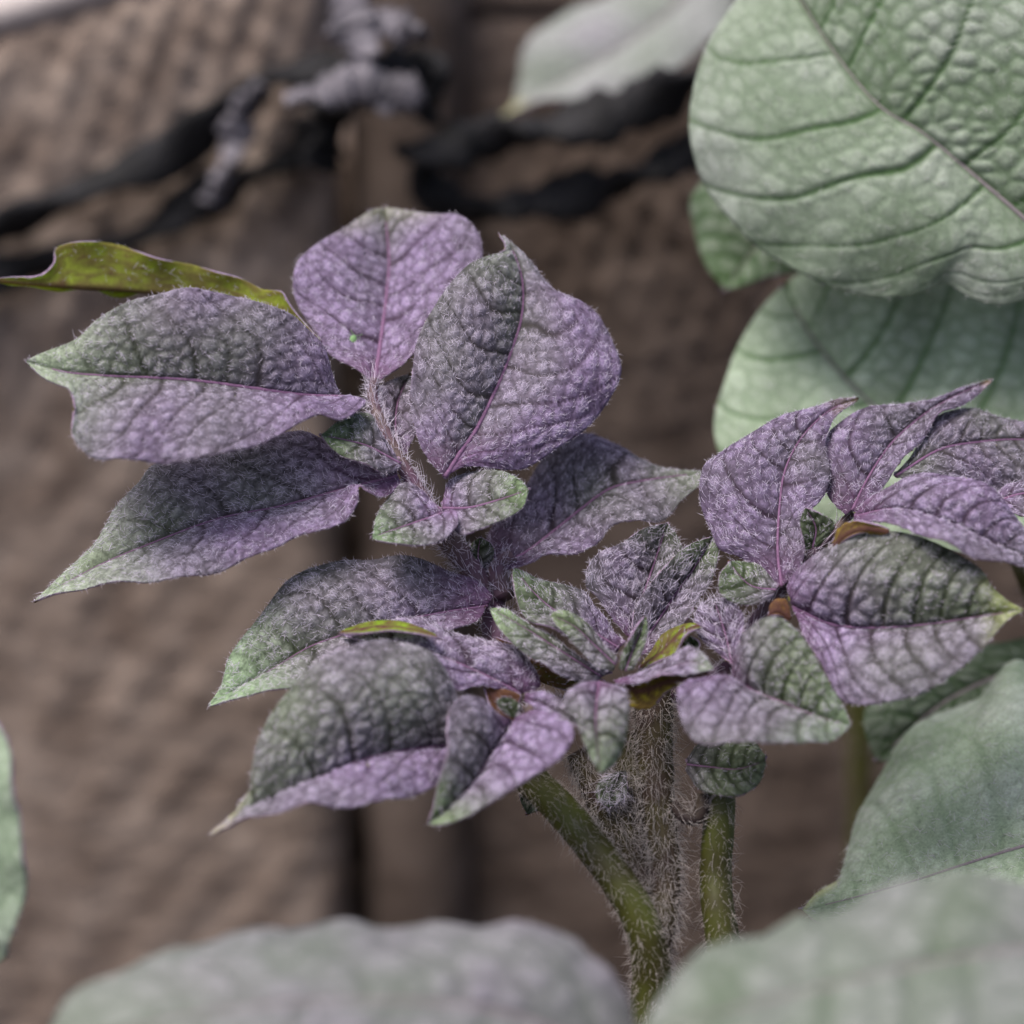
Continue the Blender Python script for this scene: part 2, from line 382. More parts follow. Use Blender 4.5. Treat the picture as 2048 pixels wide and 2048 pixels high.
# ------------------------------------------------------------------ the setting: soil, planter wall with its strap
def ground():
    n = 90
    t = np.linspace(-1, 1, n); g = np.sign(t) * (np.abs(t) * .35 + np.abs(t) ** 7 * 150)
    X, Y = np.meshgrid(g, g); Z = .004 * wobble(X, Y, 5, 45) * (np.abs(X) < 2) * (np.abs(Y) < 2)
    idx = np.arange(n * n).reshape(n, n)
    q = np.stack([idx[:-1, :-1], idx[:-1, 1:], idx[1:, 1:], idx[1:, :-1]], -1).reshape(-1, 4)
    o = link('soil_ground', fast_mesh('soil_ground', np.stack([X, Y, Z], -1).reshape(-1, 3), [q], [M_SOIL]))
    o['kind'] = 'structure'; o['label'] = 'dark garden soil under the potato plants'
ground()

BACK = .090                                                        # the wall stands 9 cm behind the plane of focus
def wall_xz(px, py, y):
    """x and z on the vertical plane y behind a sketched point"""
    xn = (px / 2048 - .5) * SENSOR / LENS; yn = (py / 2048 - .5) * SENSOR / LENS
    d = FWD + xn * RIGHT - yn * UP; k = (y - CAM[1]) / d[1]; p = CAM + d * k
    return p[0], p[2]

def panel(root, name, x0, x1, zt0, zt1, y, seed, rim=True, thick=.016, mat=None):
    o = org(root); nx = max(int((x1 - x0) / .0011), 8); nz = 170
    xs = np.linspace(x0, x1, nx); f = np.linspace(0, 1, nz)
    zt = zt0 + (zt1 - zt0) * (xs - x0) / (x1 - x0)
    X = xs[None].repeat(nz, 0); Z = f[:, None] * zt[None]
    a = (X * .97 + Z * .24) / .0052; b = (Z * .97 - X * .24) / .0040
    weave = np.sin(2 * math.pi * (a + .5 * np.floor(b))) * np.abs(np.sin(math.pi * b)) ** .7
    h = .00040 * weave * (1 + .6 * wobble(X, Z, seed + 9, 90)) * (.25 + .75 * sstep(.09, .15, Z)) + .0003 * wobble(X, Z, seed, 520) + .0003 * wobble(X, Z * 2, seed + 5, 800) + .0003 * wobble(X, Z, seed + 3, 110)
    edge = np.minimum(np.minimum(X - x0, x1 - X), zt[None] - Z); h = h - .004 * np.exp(-np.maximum(edge, 0) / .0018)
    V = np.stack([X, y - h, Z], -1).reshape(-1, 3)
    idx = np.arange(nx * nz).reshape(nz, nx)
    q = np.stack([idx[:-1, :-1], idx[:-1, 1:], idx[1:, 1:], idx[1:, :-1]], -1).reshape(-1, 4)
    # back, sides
    Vb = V.copy(); Vb[:, 1] = y + thick
    bd = np.r_[idx[0], idx[1:, -1], idx[-1, -2::-1], idx[-2::-1, 0]]
    nb_ = nx * nz
    side = np.stack([bd[:-1], bd[:-1] + nb_, bd[1:] + nb_, bd[1:]], 1)
    back = np.array([[idx[0, 0], idx[-1, 0], idx[-1, -1], idx[0, -1]]]) + nb_
    p = link(name, fast_mesh(name, np.concatenate([V, Vb]) - o, [q, side, back], [mat or M_PANEL]), root)
    if rim:
        k = 40; xx = np.linspace(x0, x1, k); zz = zt0 + (zt1 - zt0) * (xx - x0) / (x1 - x0)
        C = np.stack([xx, np.full(k, y + thick * .5), zz + .001], 1)
        link('rim', tube_mesh('rim', C - o, thick * .50, 14, mat or M_RIMLIT, flat=.5, rough=.03, seed=seed), p)
    return p

wall = thing('planter_wall', 'rough brown dimpled planter wall with a top-lit rim, blurred behind the shoot', 'planter', (0, BACK, 0))
xl, zl = wall_xz(-40, 60, BACK); xr, zr = wall_xz(655, -150, BACK)
panel(wall, 'panel', xl - .16, xr, zl - .16 * (zr - zl) / (xr - xl), zr, BACK, 3)
xa, za = wall_xz(850, 20, BACK + .012); xb, zb = wall_xz(2300, -20, BACK + .012)
panel(wall, 'panel', xa - .004, xb + .15, za, zb + .004, BACK + .012, 11, mat=M_SHADEP)
panel(wall, 'gap_light_blocker', xr - .03, xa + .03, zr - .03, zr - .03, BACK + .034, 21, rim=False, mat=M_SHADEP)  # added behind the gap to block light and keep it dark
# upright between the two panels, in front of the added light blocker
def post(px0, px1, y, top, name, mat):
    a, _ = wall_xz(px0, 900, y); b, _ = wall_xz(px1, 900, y); o = org(wall)
    n = 60; z = np.linspace(0, top, n); w = (b - a) / 2
    sec = np.array([(-1, .8), (-.9, -.25), (-.6, -.5), (0, -.58), (.6, -.5), (.9, -.25), (1, .8)]) * np.array([w, .010])
    V = np.array([[(a + b) / 2 + s[0] + .0007 * math.sin(zz * 160 + s[0] * 900), y + s[1], zz] for zz in z for s in sec])
    m = len(sec); idx = np.arange(n * m).reshape(n, m)
    q = np.stack([idx[:-1, :-1], idx[:-1, 1:], idx[1:, 1:], idx[1:, :-1]], -1).reshape(-1, 4)
    back = np.stack([idx[:-1, -1], idx[:-1, 0], idx[1:, 0], idx[1:, -1]], -1)
    return link(name, fast_mesh(name, V - o, [q, back, idx[-1][None], idx[0][::-1][None]], [mat]), wall)
post(712, 935, BACK + .010, .235, 'post', M_BATTEN)

def strap(root, fr, pts, n, rad, name='strap', mat=None, flat=.45, tw=2.0, label=None, seed=1):
    p = np.array(pts, float); d = np.full(len(p), float(n)) if np.isscalar(n) else np.asarray(n, float)
    m = 110; rad = np.atleast_1d(rad) * .95; x0, y0, k0 = FR[fr]
    q = np.array([[wall_xz(x0 + a[0] * k0, y0 + a[1] * k0, BACK - (90 + e) * MM) + (BACK - (90 + e) * MM,)] for a, e in zip(p, d)]).reshape(-1, 3)[:, [0, 2, 1]]
    c = spline(np.c_[q, np.interp(np.linspace(0, 1, len(p)), np.linspace(0, 1, len(np.atleast_1d(rad))), np.atleast_1d(rad)) * MM], m)
    t = np.linspace(0, 1, m)
    k = link(name, tube_mesh(name, c[:, :3] - org(root), c[:, 3] * (1 + .16 * np.sin(t * 31 + seed) + .10 * np.sin(t * 67 + seed * 2)), 14, mat or M_STRAP, flat=flat, twist=tw * 4 * t + .4 * np.sin(t * 9 + seed), rough=.05, seed=seed), root)
    if label: k['label'] = label
    return k
st = thing('knotted_strap', 'black twisted strap knotted round the upright of the planter wall, with pale frayed ends', 'strap', at('A', 1350., 260., -76.))
strap(st, 'A', [(-800, 1120), (-450, 1030), (-120, 905), (60, 830), (250, 745), (450, 655), (650, 580), (790, 460), (900, 350), (1050, 285), (1250, 260), (1420, 285), (1570, 300)], [-84]*10 + [-78, -72, -74], [2.6, 3.4, 3.0, 3.2], seed=2)
strap(st, 'A', [(-800, 1200), (-450, 1130), (-120, 1060), (80, 1010), (300, 960), (520, 890), (720, 770), (880, 690), (1080, 600), (1200, 500), (1300, 400)], [-86]*9 + [-82, -78], [2.6, 2.8, 3.0, 2.6], seed=5, tw=3)
strap(st, 'A', [(1000, 330), (920, 420), (880, 560), (830, 690), (800, 760)], -80, [2.6, 2.2, 2.6], seed=8, tw=1, mat=M_STRAPG)
strap(st, 'A', [(1080, 380), (1230, 345), (1400, 320), (1480, 350)], -68, [2.2, 2.6, 2.0], seed=9, tw=.5, mat=M_STRAPG, name='knot')
strap(st, 'A', [(1180, 420), (1300, 350), (1450, 300), (1600, 270), (1640, 330), (1560, 430)], -74, [2.8, 3.6, 3.0], seed=4, tw=2, name='knot')
strap(st, 'A', [(1330, -60), (1320, 40), (1340, 150), (1370, 280)], [-74, -71, -70, -72], [3.0, 3.6, 3.4], seed=6, tw=.4, flat=.3, mat=M_STRAPG, name='loose_end')
strap(st, 'A', [(1400, 60), (1480, 90), (1560, 120), (1610, 150)], [-72, -70, -68, -68], [1.6, 2.4, 1.6], seed=7, tw=.6, flat=.4, mat=M_STRAPG, name='loose_end')
strap(st, 'A', [(1400, 400), (1480, 375), (1550, 345), (1590, 330)], [-70, -68, -67, -67], [1.6, 2.3, 1.8], seed=3, tw=.6, flat=.4, mat=M_STRAPG, name='loose_end')
strap(st, 'B', [(-360, 560), (-200, 545), (0, 500), (200, 470), (400, 425), (600, 350), (760, 260), (1000, 180)], [-74, -72] + [-74]*6, [3.0, 3.6, 3.6, 3.2], seed=11, tw=2)
strap(st, 'B', [(-290, 560), (-260, 690), (-120, 770), (60, 755), (250, 725), (420, 680), (560, 625), (720, 550), (1000, 420)], -77, [2.6, 3.2, 3.0, 3.0], seed=12, tw=2.5)
strap(st, 'A', [(1230, 380), (1235, 470), (1225, 560), (1190, 640)], -80, [3.2, 3.4, 2.4], seed=13, tw=.3)  # shaded hole behind the knot, drawn as a black piece

# ------------------------------------------------------------------ the potato shoot in focus
base_c = W('P', (1330, 2000, 4))[0]
sh = thing('potato_shoot', 'young potato shoot with fuzzy purple and green leaves, in sharp focus on hairy olive stems', 'potato plant', (base_c[0], base_c[1], 0))
gpt = lambda dx, dy: np.array([[base_c[0] + dx, base_c[1] + dy, -.004]])

# stems and petioles
stem(sh, np.vstack([W('H', (180, 330, 1), (330, 470, 3), (520, 660, 4), (720, 900, 5), (900, 1150, 6), (1010, 1380, 6), (1050, 1620, 5), (1045, 1850, 4), (1050, 2250, 3)), gpt(-.002, 0)]), [1.5, 1.7, 1.75, 1.95, 2.1], M_STEM, hair=5, hl=(.5, 1.3), hr=.022, m=110)
stem(sh, np.vstack([W('H', (1060, -120, -1), (1060, 100, 0), (1075, 400, 1), (1100, 700, 2), (1130, 980, 3), (1120, 1250, 4), (1080, 1500, 4), (1070, 1900, 3)), gpt(0, .001)]), [2.1, 1.8, 1.5, 1.5, 1.5, 1.6], M_PETD, hair=9, hl=(.8, 2.2), hr=.027, m=110)
stem(sh, np.vstack([W('H', (1440, 380, 2), (1455, 600, 3), (1440, 850, 3), (1430, 1050, 3), (1445, 1250, 4), (1475, 1450, 4), (1490, 1700, 4), (1480, 2200, 2)), gpt(.009, 0)]), [1.45, 1.55, 1.6, 1.7, 1.8], M_STEM, hair=4, hl=(.5, 1.5), hr=.022, m=100)
stem(sh, W('H', (640, 300, -1), (760, 560, 0), (900, 850, 1), (1000, 1080, 2), (1080, 1350, 3)), [1.7, 2.0, 1.7, 1.3], M_PETD, name='petiole', hair=11, hl=(.9, 2.3), hr=.027, m=60)
stem(sh, W('H', (900, 200, -2), (930, 500, -1), (980, 800, 0), (1050, 1100, 1), (1090, 1350, 2)), [2.2, 2.4, 1.7, 1.3], M_PETD, name='petiole', hair=11, hl=(.9, 2.3), hr=.027, m=60)
stem(sh, W('H', (1180, 620, 3), (1240, 690, 4), (1310, 700, 4), (1350, 640, 4), (1360, 560, 4)), [.5, .7, .8, .6], M_DARKPET, name='petiole', hair=7, m=40)
# rachis of the upper left compound leaf
stem(sh, W('D', (985, 2060, -1), (960, 1900, -2), (860, 1700, -3), (760, 1580, -2), (690, 1470, 0), (600, 1320, 0), (530, 1200, -.5), (450, 1040, -2), (415, 920, -3.5), (428, 850, -4)), [1.6, 1.3, 1.0, .72, .58, .5], M_PET, name='rachis', hair=7, hl=(.6, 1.4), m=90)
# rachis of the right compound leaf
stem(sh, W('G', (-60, 1620, -1), (120, 1560, 0), (280, 1500, 2), (420, 1260, 1.5), (540, 1110, 1), (690, 930, -.5), (880, 740, -2)), [1.3, 1.0, .75, .55, .4], M_PET, name='rachis', hair=7, hl=(.6, 1.4), m=80)
stem(sh, W('E', (1900, 900, 2), (1750, 870, 4), (1620, 910, 6), (1520, 1000, 7.5)), [1.0, .8, .5], M_PET, name='petiole', hair=6, hl=(.6, 1.3), m=50)
stem(sh, W('D', (1010, 1830, -1), (980, 1740, -2), (985, 1690, -3), (1050, 1640, -3)), [1.1, .9, .8], M_PET, name='petiole', hair=6, hl=(.6, 1.3), m=40)

# --- upper compound leaf
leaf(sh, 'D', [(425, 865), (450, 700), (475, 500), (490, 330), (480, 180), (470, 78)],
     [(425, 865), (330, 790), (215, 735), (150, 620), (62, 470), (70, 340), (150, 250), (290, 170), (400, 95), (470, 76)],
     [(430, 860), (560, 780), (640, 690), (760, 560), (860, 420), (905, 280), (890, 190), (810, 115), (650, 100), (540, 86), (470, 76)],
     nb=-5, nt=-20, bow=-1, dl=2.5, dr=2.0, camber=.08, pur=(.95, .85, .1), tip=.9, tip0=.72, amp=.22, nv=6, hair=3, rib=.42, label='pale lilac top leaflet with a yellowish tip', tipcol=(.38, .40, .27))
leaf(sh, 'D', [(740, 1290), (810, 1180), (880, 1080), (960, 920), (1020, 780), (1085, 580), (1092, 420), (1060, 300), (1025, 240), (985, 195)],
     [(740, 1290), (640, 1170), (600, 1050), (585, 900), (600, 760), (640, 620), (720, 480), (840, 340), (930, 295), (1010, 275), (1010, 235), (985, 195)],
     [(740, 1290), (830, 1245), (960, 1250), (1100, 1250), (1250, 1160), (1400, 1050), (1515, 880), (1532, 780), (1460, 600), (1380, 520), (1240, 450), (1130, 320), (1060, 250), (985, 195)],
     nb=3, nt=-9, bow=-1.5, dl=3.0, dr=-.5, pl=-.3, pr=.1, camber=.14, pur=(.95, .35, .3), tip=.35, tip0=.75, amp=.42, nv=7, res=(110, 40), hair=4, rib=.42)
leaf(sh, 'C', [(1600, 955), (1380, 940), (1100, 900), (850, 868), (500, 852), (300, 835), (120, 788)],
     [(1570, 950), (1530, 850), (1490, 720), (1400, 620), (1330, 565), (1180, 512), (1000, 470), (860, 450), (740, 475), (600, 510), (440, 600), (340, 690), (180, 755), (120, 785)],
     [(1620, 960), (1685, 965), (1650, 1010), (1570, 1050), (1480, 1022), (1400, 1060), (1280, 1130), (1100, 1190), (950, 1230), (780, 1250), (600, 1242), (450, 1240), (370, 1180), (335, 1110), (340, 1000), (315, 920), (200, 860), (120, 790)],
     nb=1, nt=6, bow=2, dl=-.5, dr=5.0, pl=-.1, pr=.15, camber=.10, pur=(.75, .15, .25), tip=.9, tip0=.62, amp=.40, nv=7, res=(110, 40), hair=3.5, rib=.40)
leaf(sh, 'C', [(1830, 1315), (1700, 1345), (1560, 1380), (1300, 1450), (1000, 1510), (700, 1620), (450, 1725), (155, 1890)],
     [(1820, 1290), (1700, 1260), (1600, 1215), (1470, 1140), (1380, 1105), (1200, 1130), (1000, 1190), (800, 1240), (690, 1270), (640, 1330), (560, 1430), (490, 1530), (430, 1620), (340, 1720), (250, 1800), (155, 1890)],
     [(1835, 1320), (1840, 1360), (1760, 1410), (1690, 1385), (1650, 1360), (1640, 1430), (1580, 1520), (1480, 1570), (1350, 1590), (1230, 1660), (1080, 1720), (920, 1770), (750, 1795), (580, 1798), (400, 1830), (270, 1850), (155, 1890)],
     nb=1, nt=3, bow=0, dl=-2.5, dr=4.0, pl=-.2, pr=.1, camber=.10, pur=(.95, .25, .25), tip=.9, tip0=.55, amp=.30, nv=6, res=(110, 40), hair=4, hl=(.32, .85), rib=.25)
leaf(sh, 'C', [(1480, 700), (1340, 610), (1000, 525), (700, 470), (350, 446), (100, 428), (-20, 415)],
     [(1480, 690), (1390, 600), (1340, 525), (1300, 465), (1200, 458), (1100, 400), (1000, 372), (800, 328), (640, 282), (450, 236), (330, 240), (262, 268), (252, 330), (180, 385), (60, 398), (-20, 405)],
     [(1480, 720), (1340, 660), (1000, 560), (700, 485), (350, 456), (100, 438), (-20, 422)],
     nb=-6, nt=-9, bow=-4, dl=.6, dr=-1.5, under=True, camber=.06, vc=.9, amp=.15, nv=7, hair=.6, rib=.2, label='leaflet turned over, its olive yellow underside showing', ripple=.6)
leaf(sh, 'D', [(545, 1230), (400, 1150), (290, 1120), (183, 1100)], [(530, 1210), (470, 1100), (420, 1010), (330, 1008), (250, 1050), (183, 1100)],
     [(545, 1250), (480, 1275), (400, 1245), (300, 1200), (230, 1150), (183, 1100)], nb=2, nt=4, dl=-2, dr=1.5, pur=(.8, -.2, 0), tip=.45, tip0=.5, amp=.2, nv=4, res=(56, 20), rib=.2, tipcol=(.20, .30, .16))
leaf(sh, 'D', [(545, 1210), (520, 1080), (530, 950), (580, 830)], [(540, 1205), (470, 1090), (432, 960), (455, 885), (520, 845), (580, 828)],
     [(560, 1200), (610, 1080), (630, 950), (610, 870), (580, 828)], nb=-1, nt=-8, dl=1, dr=1, pur=(1, .6, 0), tip=.2, amp=.25, nv=4, res=(56, 20), rib=.2, dark=.8)
leaf(sh, 'D', [(735, 1450), (640, 1480), (520, 1520), (413, 1560)], [(720, 1430), (640, 1350), (560, 1320), (480, 1390), (430, 1460), (413, 1560)],
     [(745, 1440), (795, 1445), (800, 1500), (740, 1560), (620, 1585), (500, 1588), (413, 1568)], nb=3, nt=6, dl=-2, dr=2.5, pur=(1.0, -.1, .1), tip=.6, tip0=.5, amp=.22, nv=4, res=(60, 22), rib=.2, tipcol=(.20, .30, .17))
leaf(sh, 'D', [(730, 1430), (850, 1425), (980, 1390), (1117, 1345)], [(730, 1400), (760, 1300), (850, 1262), (1000, 1270), (1080, 1298), (1117, 1345)],
     [(740, 1450), (770, 1510), (815, 1552), (900, 1530), (1000, 1475), (1090, 1420), (1117, 1350)], nb=3, nt=5, dl=-2.5, dr=2, pur=(1.0, -.2, .1), tip=.5, tip0=.55, amp=.25, nv=4, res=(60, 22), rib=.25, tipcol=(.18, .28, .13))
leaf(sh, 'D', [(985, 1685), (1100, 1630), (1230, 1530), (1340, 1440), (1480, 1340), (1620, 1305), (1760, 1285), (1905, 1268)],
     [(965, 1660), (930, 1560), (1000, 1450), (1100, 1330), (1180, 1200), (1290, 1112), (1400, 1085), (1500, 1140), (1600, 1200), (1700, 1235), (1800, 1255), (1905, 1265)],
     [(1000, 1715), (1040, 1700), (1130, 1672), (1200, 1625), (1330, 1640), (1420, 1590), (1480, 1505), (1600, 1490), (1720, 1480), (1800, 1400), (1880, 1330), (1905, 1270)],
     nb=-3, nt=-9, bow=-2, dl=-3, dr=3, camber=.10, pur=(.85, .35, .15), tip=.45, tip0=.7, dark=.78, amp=.3, nv=6, res=(96, 34), hair=4, rib=.3)
leaf(sh, 'D', [(900, 1720), (890, 1640), (900, 1560)], [(890, 1720), (850, 1650), (860, 1590), (900, 1560)], [(910, 1720), (960, 1650), (950, 1590), (900, 1560)], nb=-3, nt=-2, pur=(.6, 0, 0), tip=.3, amp=.15, nv=3, res=(36, 14), rib=.15, dark=.7)
# --- left lower compound leaf
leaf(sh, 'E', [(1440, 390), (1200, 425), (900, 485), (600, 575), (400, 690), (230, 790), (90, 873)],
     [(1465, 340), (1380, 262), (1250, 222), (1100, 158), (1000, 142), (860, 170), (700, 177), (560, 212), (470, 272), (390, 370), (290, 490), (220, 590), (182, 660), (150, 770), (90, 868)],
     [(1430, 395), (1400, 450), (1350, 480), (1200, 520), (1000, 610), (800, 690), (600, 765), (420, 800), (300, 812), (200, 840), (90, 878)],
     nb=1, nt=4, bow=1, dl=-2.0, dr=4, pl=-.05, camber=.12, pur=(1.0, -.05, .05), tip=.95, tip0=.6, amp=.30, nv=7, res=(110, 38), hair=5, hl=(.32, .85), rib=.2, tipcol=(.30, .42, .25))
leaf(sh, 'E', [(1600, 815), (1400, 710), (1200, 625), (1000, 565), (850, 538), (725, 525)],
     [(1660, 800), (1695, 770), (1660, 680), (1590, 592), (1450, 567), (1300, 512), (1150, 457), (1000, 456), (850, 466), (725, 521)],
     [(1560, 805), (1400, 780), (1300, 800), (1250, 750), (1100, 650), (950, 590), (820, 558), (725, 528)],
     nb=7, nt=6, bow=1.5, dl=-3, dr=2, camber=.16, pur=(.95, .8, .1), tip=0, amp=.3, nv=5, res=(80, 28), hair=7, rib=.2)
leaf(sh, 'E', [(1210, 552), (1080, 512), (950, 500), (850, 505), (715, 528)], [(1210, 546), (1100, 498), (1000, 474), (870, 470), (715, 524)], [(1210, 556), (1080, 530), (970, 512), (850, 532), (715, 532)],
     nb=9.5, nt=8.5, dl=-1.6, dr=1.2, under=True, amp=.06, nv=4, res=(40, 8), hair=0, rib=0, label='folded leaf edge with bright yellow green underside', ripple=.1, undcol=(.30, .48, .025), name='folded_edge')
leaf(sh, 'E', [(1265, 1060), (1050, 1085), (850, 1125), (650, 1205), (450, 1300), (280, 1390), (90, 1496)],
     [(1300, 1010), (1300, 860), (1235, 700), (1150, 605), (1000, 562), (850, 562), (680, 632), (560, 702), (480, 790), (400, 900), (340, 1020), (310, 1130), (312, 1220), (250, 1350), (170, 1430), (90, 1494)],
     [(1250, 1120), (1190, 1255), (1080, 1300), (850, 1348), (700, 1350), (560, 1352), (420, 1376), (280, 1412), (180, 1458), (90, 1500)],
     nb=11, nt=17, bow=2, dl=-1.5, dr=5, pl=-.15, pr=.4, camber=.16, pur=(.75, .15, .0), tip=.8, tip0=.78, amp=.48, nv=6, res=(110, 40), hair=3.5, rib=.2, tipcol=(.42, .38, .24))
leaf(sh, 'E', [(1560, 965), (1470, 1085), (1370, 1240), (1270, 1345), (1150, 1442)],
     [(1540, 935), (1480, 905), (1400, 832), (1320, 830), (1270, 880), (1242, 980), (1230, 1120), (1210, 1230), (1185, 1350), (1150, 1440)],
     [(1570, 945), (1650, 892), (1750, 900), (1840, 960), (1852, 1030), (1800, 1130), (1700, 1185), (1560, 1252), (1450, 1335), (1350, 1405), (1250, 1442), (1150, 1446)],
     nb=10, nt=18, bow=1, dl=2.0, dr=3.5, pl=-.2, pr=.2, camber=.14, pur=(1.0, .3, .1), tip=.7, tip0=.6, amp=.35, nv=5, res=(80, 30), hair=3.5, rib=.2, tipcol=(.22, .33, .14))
leaf(sh, 'E', [(1560, 950), (1480, 850), (1420, 780)], [(1550, 950), (1450, 880), (1408, 760)], [(1580, 900), (1600, 820), (1500, 790), (1420, 765)], nb=9, nt=8, under=True, amp=.12, nv=3, res=(36, 14), hair=0, rib=0, undcol=(.24, .10, .03), label='small orange brown underside of a folded leaflet')
leaf(sh, 'E', [(1560, 930), (1535, 870), (1510, 830)], [(1550, 930), (1490, 880), (1480, 850), (1510, 828)], [(1570, 930), (1600, 880), (1560, 840), (1510, 828)], nb=11.5, nt=11.5, pur=(.2, 0, 0), tip=.3, amp=.12, nv=3, res=(36, 14), rib=0, dark=.75)
leaf(sh, 'F', [(960, 1165), (940, 1350), (945, 1550), (967, 1758)], [(950, 1165), (830, 1183), (735, 1255), (760, 1360), (835, 1445), (868, 1560), (905, 1680), (965, 1758)],
     [(970, 1165), (1090, 1190), (1142, 1250), (1147, 1450), (1125, 1600), (1060, 1700), (970, 1760)], nb=12, nt=18, bow=2, dl=-1, dr=-1, camber=.16, pur=(1.0, -.2, 0), tip=.7, tip0=.55, amp=.3, nv=4, res=(70, 26), rib=.15, tipcol=(.33, .42, .28), hair=3)
leaf(sh, 'F', [(480, 1270), (600, 1310), (720, 1360), (850, 1450)], [(490, 1240), (600, 1240), (720, 1290), (800, 1360), (850, 1450)], [(480, 1300), (600, 1360), (720, 1420), (800, 1450), (850, 1455)], nb=12, nt=16, dl=-.8, dr=.8, pur=(1, .8, 0), tip=0, amp=.2, nv=3, res=(44, 14), rib=0)
# --- the growing tip
leaf(sh, 'F', [(1180, 900), (1215, 700), (1290, 480), (1350, 300), (1400, 150)], [(1150, 890), (1050, 760), (950, 625), (872, 560), (880, 440), (960, 340), (1100, 285), (1250, 180), (1400, 148)],
     [(1200, 860), (1300, 640), (1440, 500), (1510, 360), (1470, 240), (1400, 150)], nb=0, nt=-5, bow=-1, dl=1.5, dr=1.5, camber=.1, pur=(1.0, .35, 0), tip=.7, tip0=.62, dark=.78, amp=.25, nv=5, res=(80, 28), hair=8, hl=(.32, .85), rib=.25, tipcol=(.035, .06, .015))
leaf(sh, 'F', [(1190, 1000), (1330, 790), (1450, 610), (1570, 440), (1690, 245)], [(1165, 990), (1180, 760), (1250, 605), (1350, 455), (1500, 325), (1600, 262), (1690, 238)],
     [(1240, 1000), (1400, 900), (1540, 760), (1600, 630), (1690, 500), (1732, 340), (1695, 240)], nb=3, nt=-1, bow=-1, dl=1.5, dr=1.5, camber=.12, pur=(1.0, .0, 0), tip=.3, tip0=.7, dark=.78, amp=.25, nv=6, res=(80, 28), hair=7, hl=(.32, .85), rib=.25)
leaf(sh, 'F', [(1090, 955), (850, 800), (680, 710), (540, 590), (412, 438)], [(1130, 905), (1050, 845), (950, 685), (870, 582), (700, 550), (570, 500), (480, 455), (412, 436)],
     [(1060, 1000), (820, 910), (640, 825), (500, 755), (430, 630), (400, 490), (410, 440)], nb=4, nt=2, bow=1, dl=-2, dr=2, camber=.10, pur=(1.1, -.1, 0), tip=.85, tip0=.6, dark=.78, amp=.2, nv=6, res=(80, 26), hair=6, rib=.2, tipcol=(.27, .36, .21))
leaf(sh, 'F', [(980, 1140), (720, 970), (450, 800), (258, 698)], [(1045, 1105), (920, 1050), (760, 950), (600, 860), (480, 765), (380, 705), (258, 694)], [(900, 1190), (700, 1130), (560, 1025), (400, 920), (310, 825), (258, 706)],
     nb=7, nt=6, bow=.5, dl=-1.2, dr=1.5, camber=.14, pur=(.75, .0, 0), tip=.85, tip0=.55, amp=.18, nv=5, res=(70, 22), hair=6, rib=.15, tipcol=(.26, .36, .19))
leaf(sh, 'F', [(1065, 1060), (930, 930), (800, 810), (645, 738)], [(1075, 1010), (960, 885), (850, 772), (770, 712), (700, 705), (645, 736)], [(1050, 1100), (930, 1075), (850, 970), (750, 865), (680, 805), (645, 742)],
     nb=9, nt=8, dl=-.6, dr=.8, camber=.16, pur=(.35, -.1, .0), tip=.85, tip0=.55, amp=.15, nv=5, res=(60, 20), hair=3.5, rib=.12, tipcol=(.24, .31, .17))
leaf(sh, 'F', [(1130, 1100), (1180, 960), (1225, 850), (1260, 748)], [(1085, 1085), (1130, 950), (1185, 830), (1258, 748)], [(1180, 1095), (1245, 970), (1268, 860), (1262, 748)], nb=9, nt=8, dl=.6, dr=.3, camber=.12, pur=(.2, -.2, 0), tip=.7, tip0=.5, amp=.15, nv=5, res=(50, 18), hair=3, rib=.12, tipcol=(.22, .31, .15))
leaf(sh, 'F', [(1215, 1090), (1370, 985), (1480, 870), (1612, 812)], [(1215, 1070), (1330, 960), (1400, 862), (1500, 800), (1612, 800)], [(1260, 1090), (1350, 1045), (1450, 965), (1530, 880), (1612, 832)], nb=7, nt=7, dl=-2.0, dr=1.5, under=True, amp=.08, nv=5, res=(50, 16), hair=1, rib=.1, label='narrow leaflet showing its yellow green underside', undcol=(.32, .44, .03))
leaf(sh, 'F', [(1060, 1165), (1230, 1140), (1400, 1080), (1560, 1040), (1695, 1085)], [(1060, 1160), (1200, 1120), (1350, 1040), (1480, 972), (1560, 955), (1640, 1000), (1695, 1082)], [(1070, 1190), (1250, 1160), (1400, 1132), (1600, 1104), (1695, 1092)],
     nb=10, nt=13, dl=-2, dr=1.5, camber=.1, pur=(1.0, .7, 0), tip=.7, tip0=.72, amp=.2, nv=5, res=(60, 20), hair=5, rib=.1)
leaf(sh, 'F', [(1110, 1190), (1240, 1230), (1380, 1180), (1500, 1150), (1670, 1105)], [(1110, 1178), (1250, 1166), (1400, 1138), (1560, 1118), (1670, 1100)], [(1150, 1230), (1160, 1330), (1300, 1340), (1390, 1240), (1480, 1190), (1600, 1150), (1670, 1110)],
     nb=9, nt=12, dl=0, dr=-.3, under=True, amp=.15, nv=8, res=(60, 20), hair=0, rib=.1, undcol=(.62, .50, .06), label='folded leaflet with brown striped olive underside')
leaf(sh, 'F', [(1560, 1000), (1555, 930), (1545, 880)], [(1530, 990), (1500, 930), (1545, 878)], [(1590, 990), (1600, 920), (1545, 878)], nb=6, nt=6, pur=(.1, 0, 0), tip=.4, amp=.1, nv=3, res=(30, 12), rib=0, dark=.8)
leaf(sh, 'F', [(1000, 1180), (700, 1100), (480, 1000), (300, 890)], [(1000, 1160), (720, 1060), (500, 950), (300, 880)], [(900, 1260), (680, 1210), (450, 1080), (300, 900)], nb=3, nt=1, dl=0, dr=0, under=True, amp=.12, nv=5, res=(50, 16), hair=2, rib=.1, undcol=(.12, .11, .03), label='shaded olive leaflet under the growing tip')
